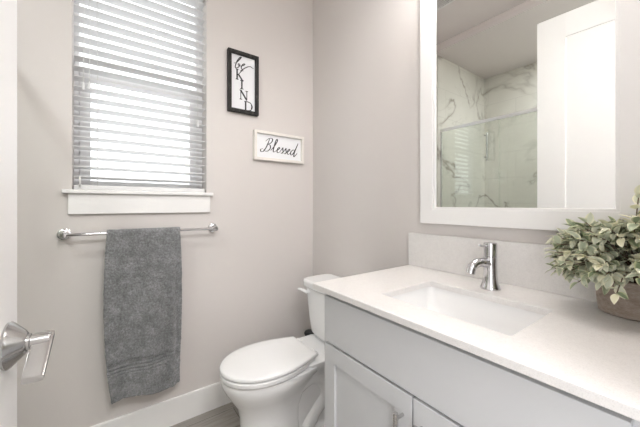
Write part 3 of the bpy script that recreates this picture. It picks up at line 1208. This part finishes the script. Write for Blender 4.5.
bm = bmesh.new()
stile, top_r, mid_lo, mid_hi, bot_r = 0.165, 0.165, 0.80, 0.95, 0.24
z0 = 0.008
box(bm, 0, stile, 0, DT, z0, DH, 0.005, 3)
box(bm, DWD - stile, DWD, 0, DT, z0, DH, 0.005, 3)
for a, b in ((z0, bot_r), (mid_lo, mid_hi), (DH - top_r, DH)):
    box(bm, stile - 0.006, DWD - stile + 0.006, 0, DT, a, b, 0.005, 3)
box(bm, stile - 0.01, DWD - stile + 0.01, 0.007, DT - 0.007, z0 + 0.02, DH - 0.02)
door = local_obj('door_1', bm, M['door'])
tag(door, 'white panelled bathroom door standing open', 'door', None, 'structure')
door.location = (hx, hy, 0)
door.rotation_euler = (0, 0, rot)
hxl, hz = DWD - 0.062, 0.950
bm = bmesh.new()
lathe(bm, [(0.040, -0.0005), (0.041, -0.004), (0.038, -0.008), (0.022, -0.024), (0.017, -0.027)], (hxl, 0, hz), 'Y', 36)
hdl = local_obj('door_handle', bm, M['nickel'], door, 25)
bm = bmesh.new()
lathe(bm, [(0.0145, -0.022), (0.0145, -0.031), (0.0118, -0.032), (0.0118, -0.056), (0.010, -0.059)], (hxl, 0, hz), 'Y', 28)
local_obj('neck', bm, M['nickel'], hdl)
bm = bmesh.new()
yl = -0.0475
rings = []
for t in range(9):
    f = t / 8
    x = hxl + 0.010 - f * 0.078
    hh = 0.0065 - 0.0015 * f
    th = 0.0150 - 0.001 * f
    ring = []
    for a, b in ((-1, -.7), (-.7, -1), (.7, -1), (1, -.7), (1, .7), (.7, 1), (-.7, 1), (-1, .7)):
        ring.append((x, yl + a * th, hz + 0.005 - 0.046 * f + b * hh))
    rings.append(ring)
loft(bm, rings)
local_obj('lever', bm, M['nickel'], hdl, 40)

# ------------------------------------------------------------------ shower glass enclosure (seen in the mirror)
GX = -0.452
se = thing('shower_enclosure', 'frameless glass shower screen with a chrome header rail, seen in the mirror', 'shower screen', (GX, 0.97, 0))
Y_END = YW - 0.009
bm = bmesh.new()
box(bm, GX - 0.012, GX + 0.012, 0.152, Y_END, 1.972, 2.000, 0.003)
obj('header_rail', bm, M['rail'], se)
obj('bottom_track', B(GX - 0.03, GX + 0.03, 0.152, Y_END, 0.001, 0.08, 0.004), M['quartz'], se)
obj('wall_channel', B(GX - 0.008, GX + 0.008, Y_END - 0.014, Y_END, 0.081, 1.9715), M['chrome'], se)
gp = obj('glass_panel', B(GX + 0.001, GX + 0.009, 1.187, Y_END - 0.015, 0.083, 1.9715), M['shower_glass'], se)
obj('glass_panel', B(GX - 0.009, GX - 0.001, 0.16, 1.20, 0.083, 1.9715), M['shower_glass'], se)
bm = bmesh.new()
xh, yh = GX - 0.05, 1.32
tube(bm, [(xh, yh, 1.62), (xh, yh, 1.885)], 0.009, 14)
for z in (1.65, 1.855):
    tube(bm, [(xh, yh, z), (GX + 0.001, yh, z)], 0.007, 12)
obj('handle', bm, M['chrome'], gp)

# ------------------------------------------------------------------ ceiling vent (its corner shows in the mirror)
cv = thing('ceiling_vent', 'white exhaust fan grille on the ceiling, its corner in the mirror', 'vent', (0.30, 1.33, ZC))
bm = bmesh.new()
vx0, vx1, vy0, vy1, vz0, vz1 = 0.155, 0.445, 1.18, 1.47, ZC - 0.016, ZC - 0.0005
w = 0.016
box(bm, vx0, vx0 + w, vy0, vy1, vz0, vz1, 0.003)
box(bm, vx1 - w, vx1, vy0, vy1, vz0, vz1, 0.003)
box(bm, vx0 + w, vx1 - w, vy0, vy0 + w, vz0, vz1, 0.003)
box(bm, vx0 + w, vx1 - w, vy1 - w, vy1, vz0, vz1, 0.003)
obj('grille_frame', bm, M['grille'], cv)
bm = bmesh.new()
k = 0
y = vy0 + w + 0.010
while y < vy1 - w - 0.004:
    box(bm, vx0 + w, vx1 - w, y - 0.0025, y + 0.0025, vz0 + 0.003, vz0 + 0.007)
    y += 0.014
x = vx0 + w + 0.010
while x < vx1 - w - 0.004:
    box(bm, x - 0.0025, x + 0.0025, vy0 + w, vy1 - w, vz0 + 0.003, vz0 + 0.007)
    x += 0.014
obj('grille_mesh', bm, M['grille'], cv)
obj('recess', B(vx0 + w, vx1 - w, vy0 + w, vy1 - w, vz1 - 0.002, vz1), M['dark'], cv)

# ------------------------------------------------------------------ fixtures of the added ceiling and shower fill lights (unseen, above the frame)
for nm, lab, x, y, z, r0 in (('ceiling_fill_fixture', 'added fill light shaped as a round flush opal ceiling light, unseen', 0.42, 0.62, ZC, 0.15), ('shower_fill_fixture', 'added fill light shaped as a small recessed shower downlight, unseen', -0.9, 0.62, ZS, 0.075)):
    cl = thing(nm, lab, 'ceiling light', (x, y, z))
    bm = bmesh.new()
    h = 0.045 if r0 > 0.1 else 0.006
    lathe(bm, [(r0, -0.0005), (r0 + 0.006, -0.004), (r0 + 0.006, -h * 0.4 - 0.001), (r0 - 0.006, -h * 0.4 - 0.002)], (x, y, z), 'Z', 40)
    obj('trim_ring', bm, M['trim'], cl)
    bm = bmesh.new()
    lathe(bm, [(r0 - 0.008, -h * 0.4 - 0.0022), (r0 - 0.012, -h * 0.7 - 0.0022), (r0 * 0.7, -h - 0.0022), (r0 * 0.2, -h * 1.1 - 0.0022)], (x, y, z), 'Z', 40)
    obj('diffuser', bm, M['lampglass'], cl, angle=60)
